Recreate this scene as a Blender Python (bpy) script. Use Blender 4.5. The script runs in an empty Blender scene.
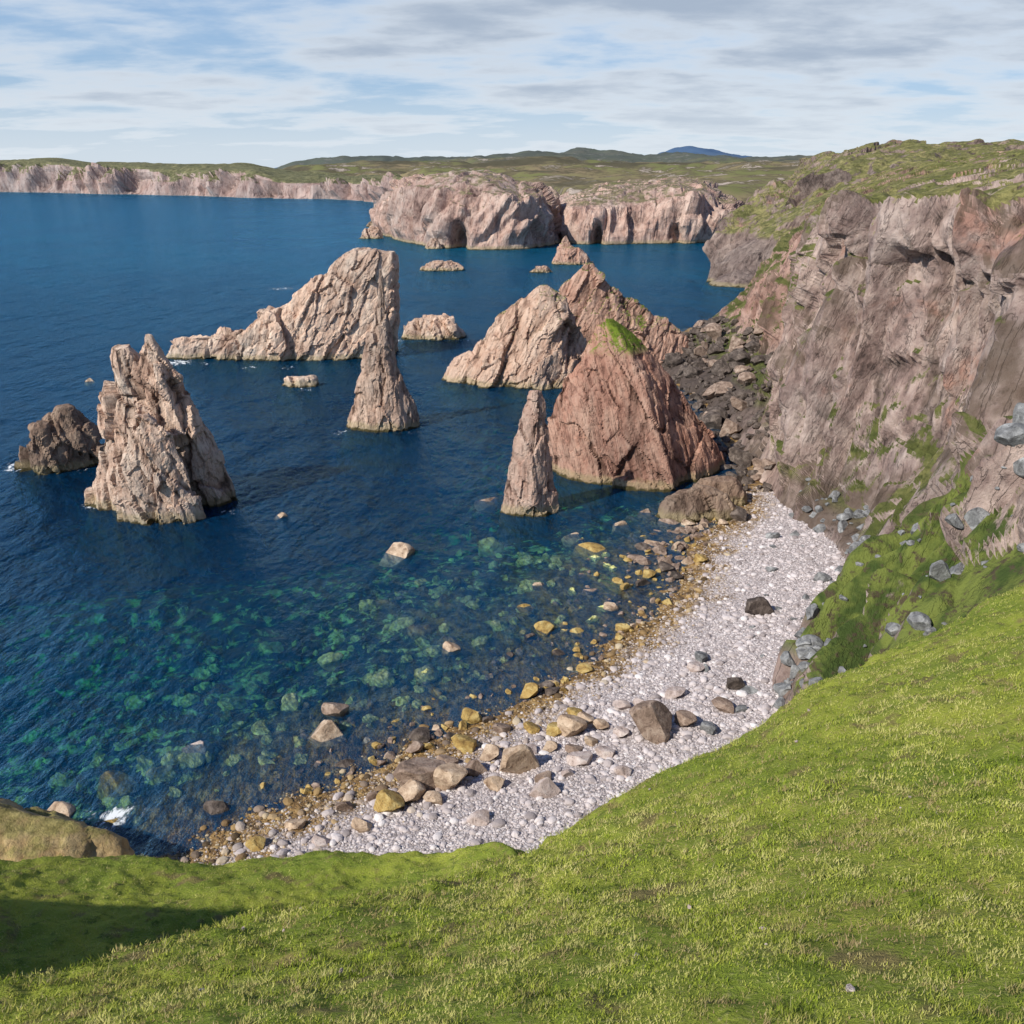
import bpy, bmesh, math, random
import numpy as np
from mathutils import Vector
from mathutils.bvhtree import BVHTree
random.seed(7); rng=np.random.default_rng(7)
scene=bpy.context.scene; COL=scene.collection

# ------------------------------------------------------------------ noise
def _h(ix,iy,iz,s):
    h=(ix*73856093)^(iy*19349663)^(iz*83492791)^np.int64(s*26544357+11)
    h=h&0xffffffff
    h=((h^(h>>13))*1274126177)&0xffffffff
    h=h^(h>>16); h=(h*668265263)&0xffffffff; h=h^(h>>15)
    return (h&0xffffff)/float(0xffffff)
def vnoise(P,s=0):
    I=np.floor(P).astype(np.int64); F=P-I; F=F*F*F*(F*(F*6-15)+10)
    r=0
    for dx in (0,1):
        wx=F[:,0] if dx else 1-F[:,0]
        for dy in (0,1):
            wy=F[:,1] if dy else 1-F[:,1]
            for dz in (0,1):
                wz=F[:,2] if dz else 1-F[:,2]
                r=r+wx*wy*wz*_h(I[:,0]+dx,I[:,1]+dy,I[:,2]+dz,s)
    return r*2-1
def fbm(P,s=0,o=4,g=.5):
    r=0;a=1;t=0
    for i in range(o):
        r=r+a*vnoise(P*(2.03**i)+i*17.3,s+i); t+=a; a*=g
    return r/t
def worley(P,s=0,facet=False):
    I=np.floor(P).astype(np.int64); n=len(P)
    f1=np.full(n,9.);f2=np.full(n,9.);cid=np.zeros(n); J=np.zeros((n,3),np.int64); Fv=np.zeros((n,3))
    for dx in (-1,0,1):
        for dy in (-1,0,1):
            for dz in (-1,0,1):
                a,b,c=I[:,0]+dx,I[:,1]+dy,I[:,2]+dz
                q=np.stack([a+_h(a,b,c,s),b+_h(a,b,c,s+1),c+_h(a,b,c,s+2)],1)-P
                d=np.sqrt((q*q).sum(1))
                m=d<f1
                f2=np.where(m,f1,np.minimum(f2,d)); f1=np.where(m,d,f1)
                J[m]=np.stack([a,b,c],1)[m]; Fv[m]=q[m]
    cid=_h(J[:,0],J[:,1],J[:,2],s+3)
    if not facet: return f1,f2,cid
    g=np.stack([_h(J[:,0],J[:,1],J[:,2],s+k) for k in (4,5,6)],1)-.5
    return f1,f2,cid,-(g*Fv).sum(1)
def basis(d):
    d=np.array(d,float); d/=np.linalg.norm(d)
    a=np.cross(d,[0,1,.2]); a/=np.linalg.norm(a); b=np.cross(d,a)
    return np.stack([a,b,d],1)
def sstep(x,a,b):
    t=np.clip((x-a)/(b-a),0,1); return t*t*(3-2*t)
def rockdisp(V,B,seed,blocks,fb=(2.0,.5),aniso=(1,.55,.28),warp=.7):
    """joint-bounded, tilted facets elongated along the foliation"""
    Q=(V@B)*np.array(aniso)
    wv=np.stack([fbm(V*.22,seed+90,3),fbm(V*.22,seed+93,3),fbm(V*.22,seed+96,3)],1)
    W=Q+wv*warp
    d=np.zeros(len(V)); cav=np.zeros(len(V))
    for k,(sz,am) in enumerate(blocks):
        f1,f2,c,t=worley(W/sz,seed+10*k,True)
        e=f2-f1
        cr=1-sstep(e,0,.10)
        dd=am*((c-.5)*.9+t*3.2)-am*.15*cr
        d+=dd
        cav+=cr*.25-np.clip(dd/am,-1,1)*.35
    s,a=fb
    n=1-2*np.abs(fbm(Q/s,seed+50,5,.55))
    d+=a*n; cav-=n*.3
    return d,cav

# ------------------------------------------------------------------ mesh helpers
def mk(name,V,F,mat,smooth=True,attrs=None,kind=None,label=None,category=None,group=None,link=True):
    V=np.asarray(V,dtype=np.float32); F=np.asarray(F,dtype=np.int32)
    me=bpy.data.meshes.new(name); me.vertices.add(len(V)); me.vertices.foreach_set("co",V.ravel())
    n,k=F.shape
    me.loops.add(n*k); me.loops.foreach_set("vertex_index",F.ravel())
    me.polygons.add(n); me.polygons.foreach_set("loop_start",np.arange(0,n*k,k,dtype=np.int32))
    me.polygons.foreach_set("loop_total",np.full(n,k,dtype=np.int32))
    me.polygons.foreach_set("use_smooth",np.full(n,smooth,dtype=bool))
    me.update(calc_edges=True)
    if attrs:
        for a,(ty,val) in attrs.items():
            at=me.attributes.new(a,ty,'POINT')
            key={'FLOAT':'value','FLOAT_COLOR':'color','FLOAT_VECTOR':'vector'}[ty]
            at.data.foreach_set(key,np.asarray(val,dtype=np.float32).ravel())
    me.materials.append(mat)
    ob=bpy.data.objects.new(name,me)
    if link: COL.objects.link(ob)
    tag(ob,kind,label,category,group)
    return ob
def tag(ob,kind=None,label=None,category=None,group=None):
    if kind: ob["kind"]=kind
    if label: ob["label"]=label
    if category: ob["category"]=category
    if group: ob["group"]=group
def gridfaces(nu,nv,flip=False):
    i,j=np.meshgrid(np.arange(nu-1),np.arange(nv-1),indexing='ij')
    a=(i*nv+j).ravel();b=a+nv;c=b+1;d=a+1
    return np.stack([a,d,c,b] if flip else [a,b,c,d],1)
def crs(P,ts):
    n=len(P); i=np.clip(np.floor(ts).astype(int),0,n-2); t=(ts-i)
    def g(k):
        k2=np.clip(k,0,n-1); r=P[k2]
        r=np.where((k<0)[(...,)+(None,)*(P.ndim-1)],2*P[0]-P[1],r)
        r=np.where((k>n-1)[(...,)+(None,)*(P.ndim-1)],2*P[n-1]-P[n-2],r)
        return r
    p0,p1,p2,p3=g(i-1),g(i),g(i+1),g(i+2)
    t=t[(...,)+(None,)*(P.ndim-1)]
    T=.38
    m1=T*(p2-p0);m2=T*(p3-p1)
    return (2*t**3-3*t**2+1)*p1+(t**3-2*t**2+t)*m1+(-2*t**3+3*t**2)*p2+(t**3-t**2)*m2
def arcts(P,n,pw=1.0):
    L=np.linalg.norm(np.diff(P,axis=0),axis=-1)
    L=L.reshape(len(L),-1).mean(1)**pw
    c=np.concatenate([[0],np.cumsum(L)]); 
    return np.interp(np.linspace(0,c[-1],n),c,np.arange(len(c)))
def net(P,nu,nv,pw=1.0):
    P=np.array(P,dtype=float)
    A=crs(P,arcts(P,nu,pw))
    A=np.swapaxes(A,0,1)
    A=crs(A,arcts(A,nv,pw))
    return np.swapaxes(A,0,1)      # nu,nv,3
def gnormals(G):
    du=np.gradient(G,axis=0);dv=np.gradient(G,axis=1)
    n=np.cross(du,dv); n/=np.linalg.norm(n,axis=-1,keepdims=True)+1e-9
    fl=n[...,2].mean()<0
    return (-n if fl else n),fl
def blur(a,it=1):
    for _ in range(it):
        p=np.pad(a,1,mode='edge')
        a=(p[:-2,1:-1]+p[2:,1:-1]+p[1:-1,:-2]+p[1:-1,2:]+2*p[1:-1,1:-1])/6
    return a

# ------------------------------------------------------------------ node helpers
def newmat(name):
    m=bpy.data.materials.new(name); m.use_nodes=True; m.node_tree.nodes.clear(); return m,m.node_tree
def N(nt,typ,ins=None,**pr):
    n=nt.nodes.new(typ)
    for k,v in pr.items(): setattr(n,k,v)
    for k,v in (ins or {}).items():
        if isinstance(v,bpy.types.NodeSocket): nt.links.new(v,n.inputs[k])
        else: n.inputs[k].default_value=v
    return n
def MA(nt,op,a,b=0.0,clamp=False):
    return N(nt,'ShaderNodeMath',{0:a,1:b},operation=op,use_clamp=clamp).outputs[0]
def c4(c): return (c[0],c[1],c[2],1) if not isinstance(c,bpy.types.NodeSocket) else c
def MIX(nt,f,a,b,bl='MIX'):
    return N(nt,'ShaderNodeMix',{0:f,6:c4(a),7:c4(b)},data_type='RGBA',blend_type=bl).outputs[2]
def RAMP(nt,f,st):
    n=N(nt,'ShaderNodeValToRGB',{0:f}); e=n.color_ramp.elements
    while len(e)<len(st): e.new(.5)
    for k,(p,c) in enumerate(st):
        e[k].position=p; e[k].color=(c,c,c,1) if isinstance(c,(int,float)) else c4(c)
    return n.outputs[0]
def SM(nt,x,a,b):
    return N(nt,'ShaderNodeMapRange',{0:x,1:a,2:b},interpolation_type='SMOOTHSTEP').outputs[0]
def NOISE(nt,v,sc,det=5,ro=.55,dist=0.0):
    return N(nt,'ShaderNodeTexNoise',{'Vector':v,'Scale':sc,'Detail':det,'Roughness':ro,'Distortion':dist}).outputs[0]

def rock_mat(name,dark,mid,light,S=1.0,fol=(-.3,.1,.95),grass=0.0,gz=6.0,gn=(.6,.8),tide=1.0,gcol=((.07,.12,.02),(.16,.17,.05)),brown=None,bump=1.0,scrub=False,gnoise=1.1,stripe=.2,talus=False,rust=None,patch=.05):
    m,nt=newmat(name)
    geo=N(nt,'ShaderNodeNewGeometry'); pos=geo.outputs['Position']
    sep=N(nt,'ShaderNodeSeparateXYZ',{0:pos}); z=sep.outputs[2]
    nz=N(nt,'ShaderNodeSeparateXYZ',{0:geo.outputs['Normal']}).outputs[2]
    B=basis(fol)
    def dot(v,k): return MA(nt,'MULTIPLY',N(nt,'ShaderNodeVectorMath',{0:pos,1:tuple(v)},operation='DOT_PRODUCT').outputs['Value'],k)
    q=N(nt,'ShaderNodeCombineXYZ',{0:dot(B[:,0],S),1:dot(B[:,1],.7*S),2:dot(B[:,2],stripe*S)}).outputs[0]
    q2=N(nt,'ShaderNodeCombineXYZ',{0:dot(B[:,0],S*1.1),1:dot(B[:,1],.8*S),2:dot(B[:,2],stripe*.3*S)}).outputs[0]
    n1=NOISE(nt,q,.9,9,.66,.25)
    n2=NOISE(nt,pos,patch*S,4,.5)
    n3=NOISE(nt,q,.20,5,.6,.4)
    n4=NOISE(nt,pos,1.1*S,7,.7)
    n5=NOISE(nt,pos,.35*S,4,.6,.5)
    f=MA(nt,'ADD',MA(nt,'MULTIPLY',n1,.40),MA(nt,'ADD',MA(nt,'MULTIPLY',n3,.3),MA(nt,'MULTIPLY',n5,.30)))
    col=RAMP(nt,f,[(.36,dark),(.45,mid),(.54,[(a+b)/2 for a,b in zip(mid,light)]),(.63,light)])
    g=RAMP(nt,n2,[(.42,0.0),(.60,1.0)])
    grey=MIX(nt,1.0,col,(.72,.78,.83),'MULTIPLY')
    col=MIX(nt,MA(nt,'MULTIPLY',g,.75),col,grey)
    if rust:
        rf=MA(nt,'MULTIPLY',SM(nt,NOISE(nt,pos,.055,5,.6,.3),.58,.66),SM(nt,z,12,20))
        if talus: rf=MA(nt,'MAXIMUM',rf,MA(nt,'MULTIPLY',SM(nt,sep.outputs[1],185,215),MA(nt,'MULTIPLY',SM(nt,z,8,12),.6)))
        col=MIX(nt,MA(nt,'MULTIPLY',rf,.7),col,MIX(nt,n1,[a*.5 for a in rust],[a*1.5 for a in rust]))
    col=MIX(nt,RAMP(nt,n4,[(.32,.6),(.46,0.0)]),col,[a*.6 for a in dark])
    cr=NOISE(nt,q2,.5,5,.6,0.0)
    ck=SM(nt,MA(nt,'ABSOLUTE',MA(nt,'SUBTRACT',cr,.5)),.012,.0)
    col=MIX(nt,MA(nt,'MULTIPLY',ck,.5),col,[a*.4 for a in dark])
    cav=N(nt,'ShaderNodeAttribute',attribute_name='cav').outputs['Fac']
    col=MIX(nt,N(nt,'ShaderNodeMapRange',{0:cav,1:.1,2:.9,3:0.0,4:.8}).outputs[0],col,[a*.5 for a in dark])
    if brown:
        bm=MA(nt,'MULTIPLY',SM(nt,NOISE(nt,pos,.06,5,.6),.46,.58),SM(nt,nz,.15,.45))
        col=MIX(nt,MA(nt,'MULTIPLY',bm,.75),col,MIX(nt,n4,brown,[a*2.0 for a in brown]))
    if talus:
        col=MIX(nt,MA(nt,'MULTIPLY',MA(nt,'MULTIPLY',SM(nt,z,9,4.5),SM(nt,sep.outputs[1],150,185)),.9),col,MIX(nt,n4,(.02,.016,.014),(.13,.10,.085)))
    if grass>0:
        gc=MIX(nt,SM(nt,NOISE(nt,pos,.12,5,.6),.35,.65),gcol[0],gcol[1])
        gc=MIX(nt,SM(nt,n4,.3,.7),[a*.45 for a in gcol[0]],gc)
        gnz=MA(nt,'ADD',nz,MA(nt,'MULTIPLY',MA(nt,'SUBTRACT',NOISE(nt,pos,.15,7,.7),.5),gnoise))
        if scrub:
            hi=SM(nt,z,36,46)
            gc=MIX(nt,hi,MIX(nt,.5,gc,(.03,.05,.012)),gc)
            gnz=MA(nt,'SUBTRACT',gnz,MA(nt,'MULTIPLY',hi,.02))
            bo=MA(nt,'MULTIPLY',SM(nt,sep.outputs[1],100,90),SM(nt,z,26,19))
            gnz=MA(nt,'ADD',gnz,MA(nt,'MULTIPLY',bo,.28))
            lo_=MA(nt,'MULTIPLY',SM(nt,sep.outputs[1],150,110),SM(nt,z,24,12))
            gnz=MA(nt,'ADD',gnz,MA(nt,'MULTIPLY',lo_,.10))
            md=MA(nt,'MULTIPLY',SM(nt,z,20,26),SM(nt,z,46,40)); md=MA(nt,'MULTIPLY',md,SM(nt,sep.outputs[1],125,105))
            gnz=MA(nt,'SUBTRACT',gnz,MA(nt,'MULTIPLY',md,.25))
            gs=MIX(nt,SM(nt,n5,.4,.6),(.05,.078,.016),(.16,.19,.04)); gs=MIX(nt,SM(nt,n4,.52,.62),gs,(.08,.062,.035))
            gc=MIX(nt,bo,gc,gs)
        gm=MA(nt,'MULTIPLY',SM(nt,gnz,gn[0],gn[1]),SM(nt,z,gz,gz+2))
        col=MIX(nt,MA(nt,'MULTIPLY',gm,grass),col,gc)
    if tide>0:
        zz=MA(nt,'ADD',z,MA(nt,'MULTIPLY',MA(nt,'SUBTRACT',NOISE(nt,pos,.35,4,.6),.5),-2.2))
        col=MIX(nt,MA(nt,'MULTIPLY',SM(nt,zz,2.0*tide,.9*tide),.55),col,(.34,.28,.15))
        col=MIX(nt,SM(nt,zz,.55*tide,.15*tide),col,(.07,.055,.02))
    h=MA(nt,'ADD',MA(nt,'MULTIPLY',n1,.7),MA(nt,'MULTIPLY',n4,.6))
    h=MA(nt,'SUBTRACT',h,MA(nt,'MULTIPLY',ck,.12))
    bp=N(nt,'ShaderNodeBump',{'Strength':1.0,'Distance':.55*bump/S,'Height':h})
    p=N(nt,'ShaderNodeBsdfPrincipled',{'Base Color':col,'Roughness':.85,'Normal':bp.outputs[0]})
    p.inputs['Specular IOR Level'].default_value=.25
    nt.links.new(p.outputs[0],N(nt,'ShaderNodeOutputMaterial').inputs[0])
    return m
FA=(-.33,.1,.94);FC=(.40,.1,.91);FD=(-.05,.1,1);FF=(-.22,.35,.9);FG=(.42,.25,.87);FCL=(.42,.40,.78)
PK=((.18,.10,.07),(.60,.39,.28),(.86,.67,.52))
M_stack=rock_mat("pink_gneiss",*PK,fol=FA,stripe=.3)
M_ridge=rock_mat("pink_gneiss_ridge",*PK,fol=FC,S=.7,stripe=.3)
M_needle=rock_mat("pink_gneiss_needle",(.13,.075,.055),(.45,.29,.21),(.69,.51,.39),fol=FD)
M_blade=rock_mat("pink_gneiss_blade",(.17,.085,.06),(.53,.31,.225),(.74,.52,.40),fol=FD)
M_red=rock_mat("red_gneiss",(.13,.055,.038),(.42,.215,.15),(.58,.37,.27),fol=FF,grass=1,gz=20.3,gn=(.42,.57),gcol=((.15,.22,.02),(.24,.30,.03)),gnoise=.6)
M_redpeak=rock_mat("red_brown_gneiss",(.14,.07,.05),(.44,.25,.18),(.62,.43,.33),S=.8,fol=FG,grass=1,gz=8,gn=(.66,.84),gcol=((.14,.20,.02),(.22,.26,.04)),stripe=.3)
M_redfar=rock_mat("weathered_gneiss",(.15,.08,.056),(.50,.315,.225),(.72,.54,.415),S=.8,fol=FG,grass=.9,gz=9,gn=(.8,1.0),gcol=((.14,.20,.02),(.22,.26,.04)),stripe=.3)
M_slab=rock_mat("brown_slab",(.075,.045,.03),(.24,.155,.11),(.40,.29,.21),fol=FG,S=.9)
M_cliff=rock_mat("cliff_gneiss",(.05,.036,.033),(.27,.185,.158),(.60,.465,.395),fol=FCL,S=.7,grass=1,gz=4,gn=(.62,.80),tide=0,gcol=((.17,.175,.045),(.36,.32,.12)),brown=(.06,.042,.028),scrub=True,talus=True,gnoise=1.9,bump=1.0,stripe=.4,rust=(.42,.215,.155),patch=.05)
M_dark=rock_mat("dark_gneiss",(.04,.03,.027),(.18,.125,.105),(.41,.31,.255),fol=FCL,S=.4,grass=1,gz=18,gn=(.58,.78),tide=1,gcol=((.18,.18,.06),(.36,.31,.13)),bump=1.0,gnoise=2.0,stripe=.35,rust=(.33,.185,.135))  # darker base tones than the main cliff
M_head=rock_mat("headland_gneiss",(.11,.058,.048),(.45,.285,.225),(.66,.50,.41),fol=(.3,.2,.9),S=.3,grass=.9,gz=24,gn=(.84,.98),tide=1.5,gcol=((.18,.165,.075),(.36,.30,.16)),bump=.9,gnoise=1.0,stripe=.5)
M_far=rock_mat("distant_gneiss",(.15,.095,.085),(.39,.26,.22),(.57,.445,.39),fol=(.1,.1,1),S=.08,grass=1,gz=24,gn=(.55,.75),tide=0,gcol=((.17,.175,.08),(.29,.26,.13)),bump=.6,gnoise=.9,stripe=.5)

# ------------------------------------------------------------------ beach and sea bed
W=np.array([(-90,34),(-40,40),(-31,45),(-28.5,53.0),(-23.2,58.0),(-18.0,62.2),(-12,66.9),(-5.9,71.4),(-.2,75.6),(5,80.3),(12.3,88.7),(18.4,98.7),(24,109.1),(29.3,121.5),(36.8,134.3),(40,144.1),(41.7,158.4),(43.4,179.1),(43.4,200.5),(40,221.2),(38.5,246.3),(48,275),(70,320),(130,390)],dtype=float)
poly=np.vstack([W,[(200,390),(200,0),(-90,0)]])
def sdist(x,y):
    p=np.stack([x,y],1); d=np.full(len(p),1e9)
    for a,b in zip(W[:-1],W[1:]):
        ab=b-a; t=np.clip(((p-a)@ab)/(ab@ab),0,1); q=a+t[:,None]*ab
        d=np.minimum(d,np.linalg.norm(p-q,axis=1))
    ins=np.zeros(len(p),bool); n=len(poly)
    for i in range(n):
        x1,y1=poly[i];x2,y2=poly[(i+1)%n]
        if y1==y2: continue
        c=((y1>y)!=(y2>y))&(x<(x2-x1)*(y-y1)/(y2-y1)+x1)
        ins^=c
    return np.where(ins,d,-d)
def beach_z(x,y):
    x=np.asarray(x,float);y=np.asarray(y,float)
    P=np.stack([x,y,np.zeros_like(x)],1)
    s=sdist(x,y)+fbm(P/9,5,3)*2.6
    land=np.clip(.12*s,0,3.2)+np.clip(s-22,0,99)*.02
    dep=np.clip(-s,0,400); sea=-(.105*dep+.0022*dep**2)*(1-.6*np.exp(-((y-108)/20)**2))
    z=np.where(s>0,land,sea)
    wq=np.stack([fbm(P/2.6,9,3),fbm(P/2.6,12,3),np.zeros(len(P))],1)
    f1,f2,c=worley(P/np.array([4.2,2.9,1])+wq*.9,21)
    clus=sstep(fbm(P/11,27,3),-.05,.4)
    hump=np.clip(.5-f1,0,.3)*4.6*(c>.5)*clus
    z=z+hump*sstep(-s,1,12)*(1-sstep(-s,45,75))
    z=z+fbm(P/1.3,31,4)*.34*sstep(-s,-2,4)+fbm(P/1.6,35,3)*.1+fbm(P/12,33,2)*.8*sstep(-s,5,20)
    return np.maximum(z,-19.5)
GS=.45
xs=np.arange(-130,100,GS); ys=np.arange(28,300,GS)
X,Yg=np.meshgrid(xs,ys,indexing='ij')
Z=beach_z(X.ravel(),Yg.ravel()); Zg=Z.reshape(X.shape)
def bz(x,y):
    return float(Zg[int(round((x+130)/GS)),int(round((y-28)/GS))])
m,nt=newmat("shingle")
geo=N(nt,'ShaderNodeNewGeometry'); pos=geo.outputs['Position']; z=N(nt,'ShaderNodeSeparateXYZ',{0:pos}).outputs[2]
v1=N(nt,'ShaderNodeTexVoronoi',{'Vector':pos,'Scale':3.6}); v2=N(nt,'ShaderNodeTexVoronoi',{'Vector':pos,'Scale':3.6},feature='DISTANCE_TO_EDGE')
sh=RAMP(nt,N(nt,'ShaderNodeSeparateXYZ',{0:v1.outputs['Color']}).outputs[0],[(0,(.27,.23,.22)),(.35,(.44,.38,.37)),(.7,(.54,.475,.465)),(1,(.64,.585,.575))])
sh=MIX(nt,RAMP(nt,v2.outputs[0],[(0,.65),(.13,0.0)]),sh,(.15,.12,.11))
n0=NOISE(nt,pos,.35,6,.65)
wd=RAMP(nt,NOISE(nt,pos,.8,6,.7),[(.36,(.05,.032,.014)),(.47,(.16,.09,.03)),(.57,(.36,.22,.075)),(.75,(.52,.42,.26))])
zn=MA(nt,'ADD',z,MA(nt,'MULTIPLY',MA(nt,'SUBTRACT',n0,.5),1.8))
sea=RAMP(nt,NOISE(nt,pos,.42,7,.72,.5),[(.50,(.010,.018,.016)),(.55,(.11,.14,.04)),(.59,(.68,.70,.27)),(.70,(.92,.92,.58))])
col=MIX(nt,SM(nt,zn,.2,.75),wd,sh)
col=MIX(nt,SM(nt,zn,-.9,-2.0),col,sea)
bp=N(nt,'ShaderNodeBump',{'Strength':.8,'Distance':.15,'Height':MA(nt,'ADD',v2.outputs[0],n0)})
p=N(nt,'ShaderNodeBsdfPrincipled',{'Base Color':col,'Roughness':.75,'Normal':bp.outputs[0]})
nt.links.new(p.outputs[0],N(nt,'ShaderNodeOutputMaterial').inputs[0]); M_beach=m
mk("beach",np.stack([X.ravel(),Yg.ravel(),Z],1),gridfaces(len(xs),len(ys)),M_beach,kind="structure",label="pale shingle beach shelving under clear shallow water")

m,nt=newmat("deep_seabed")
p=N(nt,'ShaderNodeBsdfPrincipled',{'Base Color':(.05,.06,.05,1),'Roughness':.9})
nt.links.new(p.outputs[0],N(nt,'ShaderNodeOutputMaterial').inputs[0])
mk("seabed",[(-40000,-3000,-21),(40000,-3000,-21),(40000,60000,-21),(-40000,60000,-21)],[(0,1,2,3)],m,kind="structure",label="deep sea floor")

# ------------------------------------------------------------------ sea surface
def axis(lo,hi,d,far0,far1,n):
    a=np.arange(lo,hi,d)
    L=lo-np.geomspace(d,lo-far0,n)[::-1]; R=hi+np.geomspace(d,far1-hi,n)
    return np.concatenate([L,a,R])
wx=axis(-120,90,1.3,-40000,40000,50); wy=axis(40,300,1.3,-2500,60000,60)
WX,WY=np.meshgrid(wx,wy,indexing='ij')
foamspots=[(-88,152,4,1),(-76,150,3,.6),(-66,132,3,.9),(-55,125,3,.7),(-33,59,3.2,.75),(-38,60,2.5,.6),(-29,69.6,2,.4),(-92,243,6,.8),(-60,236,4,.6),(-70,236,4,.6),(-84,241,4,.6),
 (-102,408,12,.8),(-35,277,5,.6),(-14,276,4,.6),(-50,211,4,.6),(-46,474,9,.6),(30,505,8,.6),(-30,600,9,.5),(60,642,9,.5),(-17.5,72,2.2,.4),(-26,230,9,.25),(-35,174,4,.6),(-20,173,3,.5),(7,126,2,.5),(4,139,4,.5),(-44,129,3,.6),(15,138,4,.4),(-12,213,5,.5)]
fo=np.zeros(WX.size)
for fx,fy,fr,fi in foamspots:
    fo=np.maximum(fo,fi*np.exp(-(((WX.ravel()-fx)**2+(WY.ravel()-fy)**2)/(fr*fr))))
m,nt=newmat("sea_water")
geo=N(nt,'ShaderNodeNewGeometry'); pos=geo.outputs['Position']
st=N(nt,'ShaderNodeMapping',{'Vector':pos,'Rotation':(0,0,math.radians(25)),'Scale':(1,.55,1)}).outputs[0]
w1=NOISE(nt,st,.16,3,.5); w2=NOISE(nt,st,.75,5,.6); w3=NOISE(nt,pos,.012,4,.6); w4=NOISE(nt,st,.05,3,.6)
h=MA(nt,'ADD',MA(nt,'ADD',MA(nt,'MULTIPLY',w1,2.2),MA(nt,'MULTIPLY',w2,1.15)),MA(nt,'MULTIPLY',w4,5.5))
bp=N(nt,'ShaderNodeBump',{'Strength':.95,'Distance':1.0,'Height':h})
fr=N(nt,'ShaderNodeFresnel',{'IOR':1.33,'Normal':bp.outputs[0]}).outputs[0]
fr=MA(nt,'MULTIPLY',fr,.90)
tr=N(nt,'ShaderNodeBsdfTransparent',{'Color':(.95,.99,.99,1)})
yy_=N(nt,'ShaderNodeSeparateXYZ',{0:pos}).outputs[1]
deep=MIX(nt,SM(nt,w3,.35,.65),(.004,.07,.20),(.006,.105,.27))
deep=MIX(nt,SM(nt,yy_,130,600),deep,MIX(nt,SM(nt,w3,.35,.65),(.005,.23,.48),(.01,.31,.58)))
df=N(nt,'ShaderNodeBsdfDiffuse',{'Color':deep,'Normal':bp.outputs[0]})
body=N(nt,'ShaderNodeMixShader',{0:.26,1:tr.outputs[0],2:df.outputs[0]})
gl=N(nt,'ShaderNodeBsdfGlossy',{'Color':(.34,.66,.95,1),'Roughness':.14,'Normal':bp.outputs[0]})
a=N(nt,'ShaderNodeMixShader',{0:fr,1:body.outputs[0],2:gl.outputs[0]})
fa=N(nt,'ShaderNodeAttribute',attribute_name='foam').outputs['Fac']
fm=SM(nt,MA(nt,'ADD',MA(nt,'MULTIPLY',fa,.45),NOISE(nt,st,1.1,8,.72,.6)),.78,.90)
fw=N(nt,'ShaderNodeBsdfDiffuse',{'Color':(.8,.83,.84,1)})
b=N(nt,'ShaderNodeMixShader',{0:MA(nt,'MULTIPLY',fm,MA(nt,'GREATER_THAN',fa,.02)),1:a.outputs[0],2:fw.outputs[0]})
va=N(nt,'ShaderNodeVolumeAbsorption',{'Color':(.32,.80,.69,1),'Density':.225})
o=N(nt,'ShaderNodeOutputMaterial'); nt.links.new(b.outputs[0],o.inputs[0]); nt.links.new(va.outputs[0],o.inputs[1])
mk("sea",np.stack([WX.ravel(),WY.ravel(),np.zeros(WX.size)],1),gridfaces(len(wx),len(wy)),m,attrs={'foam':('FLOAT',fo)},kind="structure",label="deep blue rippled sea turning clear green inshore")

# ------------------------------------------------------------------ foreground grass slope
F=[
([6,5.5,5.2,5,4.8,4.5,4.3,4,3.8,3.6,3.5,3.5,3.5],[-7.1,38.6,-5,39.5,-3.6,39.9,-2.5,40.2,-1.6,40.6,-.7,41.0,.1,41.3,.8,41.7,1.4,42.1,2,42.3,2.5,42.5,3.2,42.6,4.3,42.6]),
([10,11,10,9,8.5,8,7.6,7.2,7,6.8,6.6,6.5,6.5],[-10.6,36.5,-8.9,35.9,-6.2,37.2,-4,38.5,-2.4,39.1,-1,39.8,.1,40.3,1.2,40.8,2.3,41.1,3.3,41.3,4.2,41.6,5.2,41.7,7,41.7]),
([11.5,12.5,13,13.5,14,14.5,15,16,17,18,19,20,21],[-12,35.2,-9.9,34.6,-7.8,34.5,-5.8,34.3,-3.8,34.3,-1.8,34.3,.2,34.5,2.5,34.4,5,34.4,7.7,34.7,10.7,34.8,13.9,35,19.2,35.6]),
([13,15,17,19,21,24,27.5,31,36,42,47,52,55],[-13.5,34.1,-11.8,32.5,-10.1,31,-8,29.8,-5.7,28.5,-2.9,26.8,.3,24.8,4.6,24.5,10.1,23.6,16.9,23.6,24.5,23.6,33.3,24.5,45.9,28.1]),
([13.9,15.8,17.9,20,22,25.2,29.0,34,39,45,50,56,60],[-16,24.5,-14,21.5,-11.8,19.6,-9.4,18,-6.4,17.4,-3.2,17.6,.4,20.0,5.2,19.9,11.2,18.9,18.3,20.2,26.3,20.7,36.1,21.6,50.5,24.5]),
([23,26.5,29.5,31.5,32.5,34,36,36,41,47,52,58,62],[-23.3,21.0,-20.5,17.6,-17.4,15,-13.4,13.9,-8.8,13.8,-4.1,14.2,.4,15.6,5.6,15.6,12,14.5,19.5,15.6,27.8,16.8,38,17.3,53.2,20.3]),
([30,34,36,38,40,41,40,38,43,49,54,60,64],[-29.2,19,-25.4,15.2,-20.5,13.4,-15.5,12.0,-10.5,11.3,-4.8,11.3,.5,13.4,6,9,12.5,8,20,9,28.5,10,39,12,54,16]),
([38,42,44,45,45,44,42,39.5,44.5,50.5,55.5,61.5,65.5],[-35.9,15,-30.7,11.2,-24.6,9.7,-18.1,8.3,-11.7,8.8,-5.1,10.0,.5,11.4,6,3,12.5,3,20,4,28.5,4,39,5,54,8]),
([41,45,46.5,47.5,47.5,46.5,44.5,41,46,52,57,63,67],[-38,3,-32,0,-25,-1,-18.5,0,-12,0,-5,0,.5,0,6,-1,12.5,-1,20,-1,28.5,-1,39,-1,54,0]),
]
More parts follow.
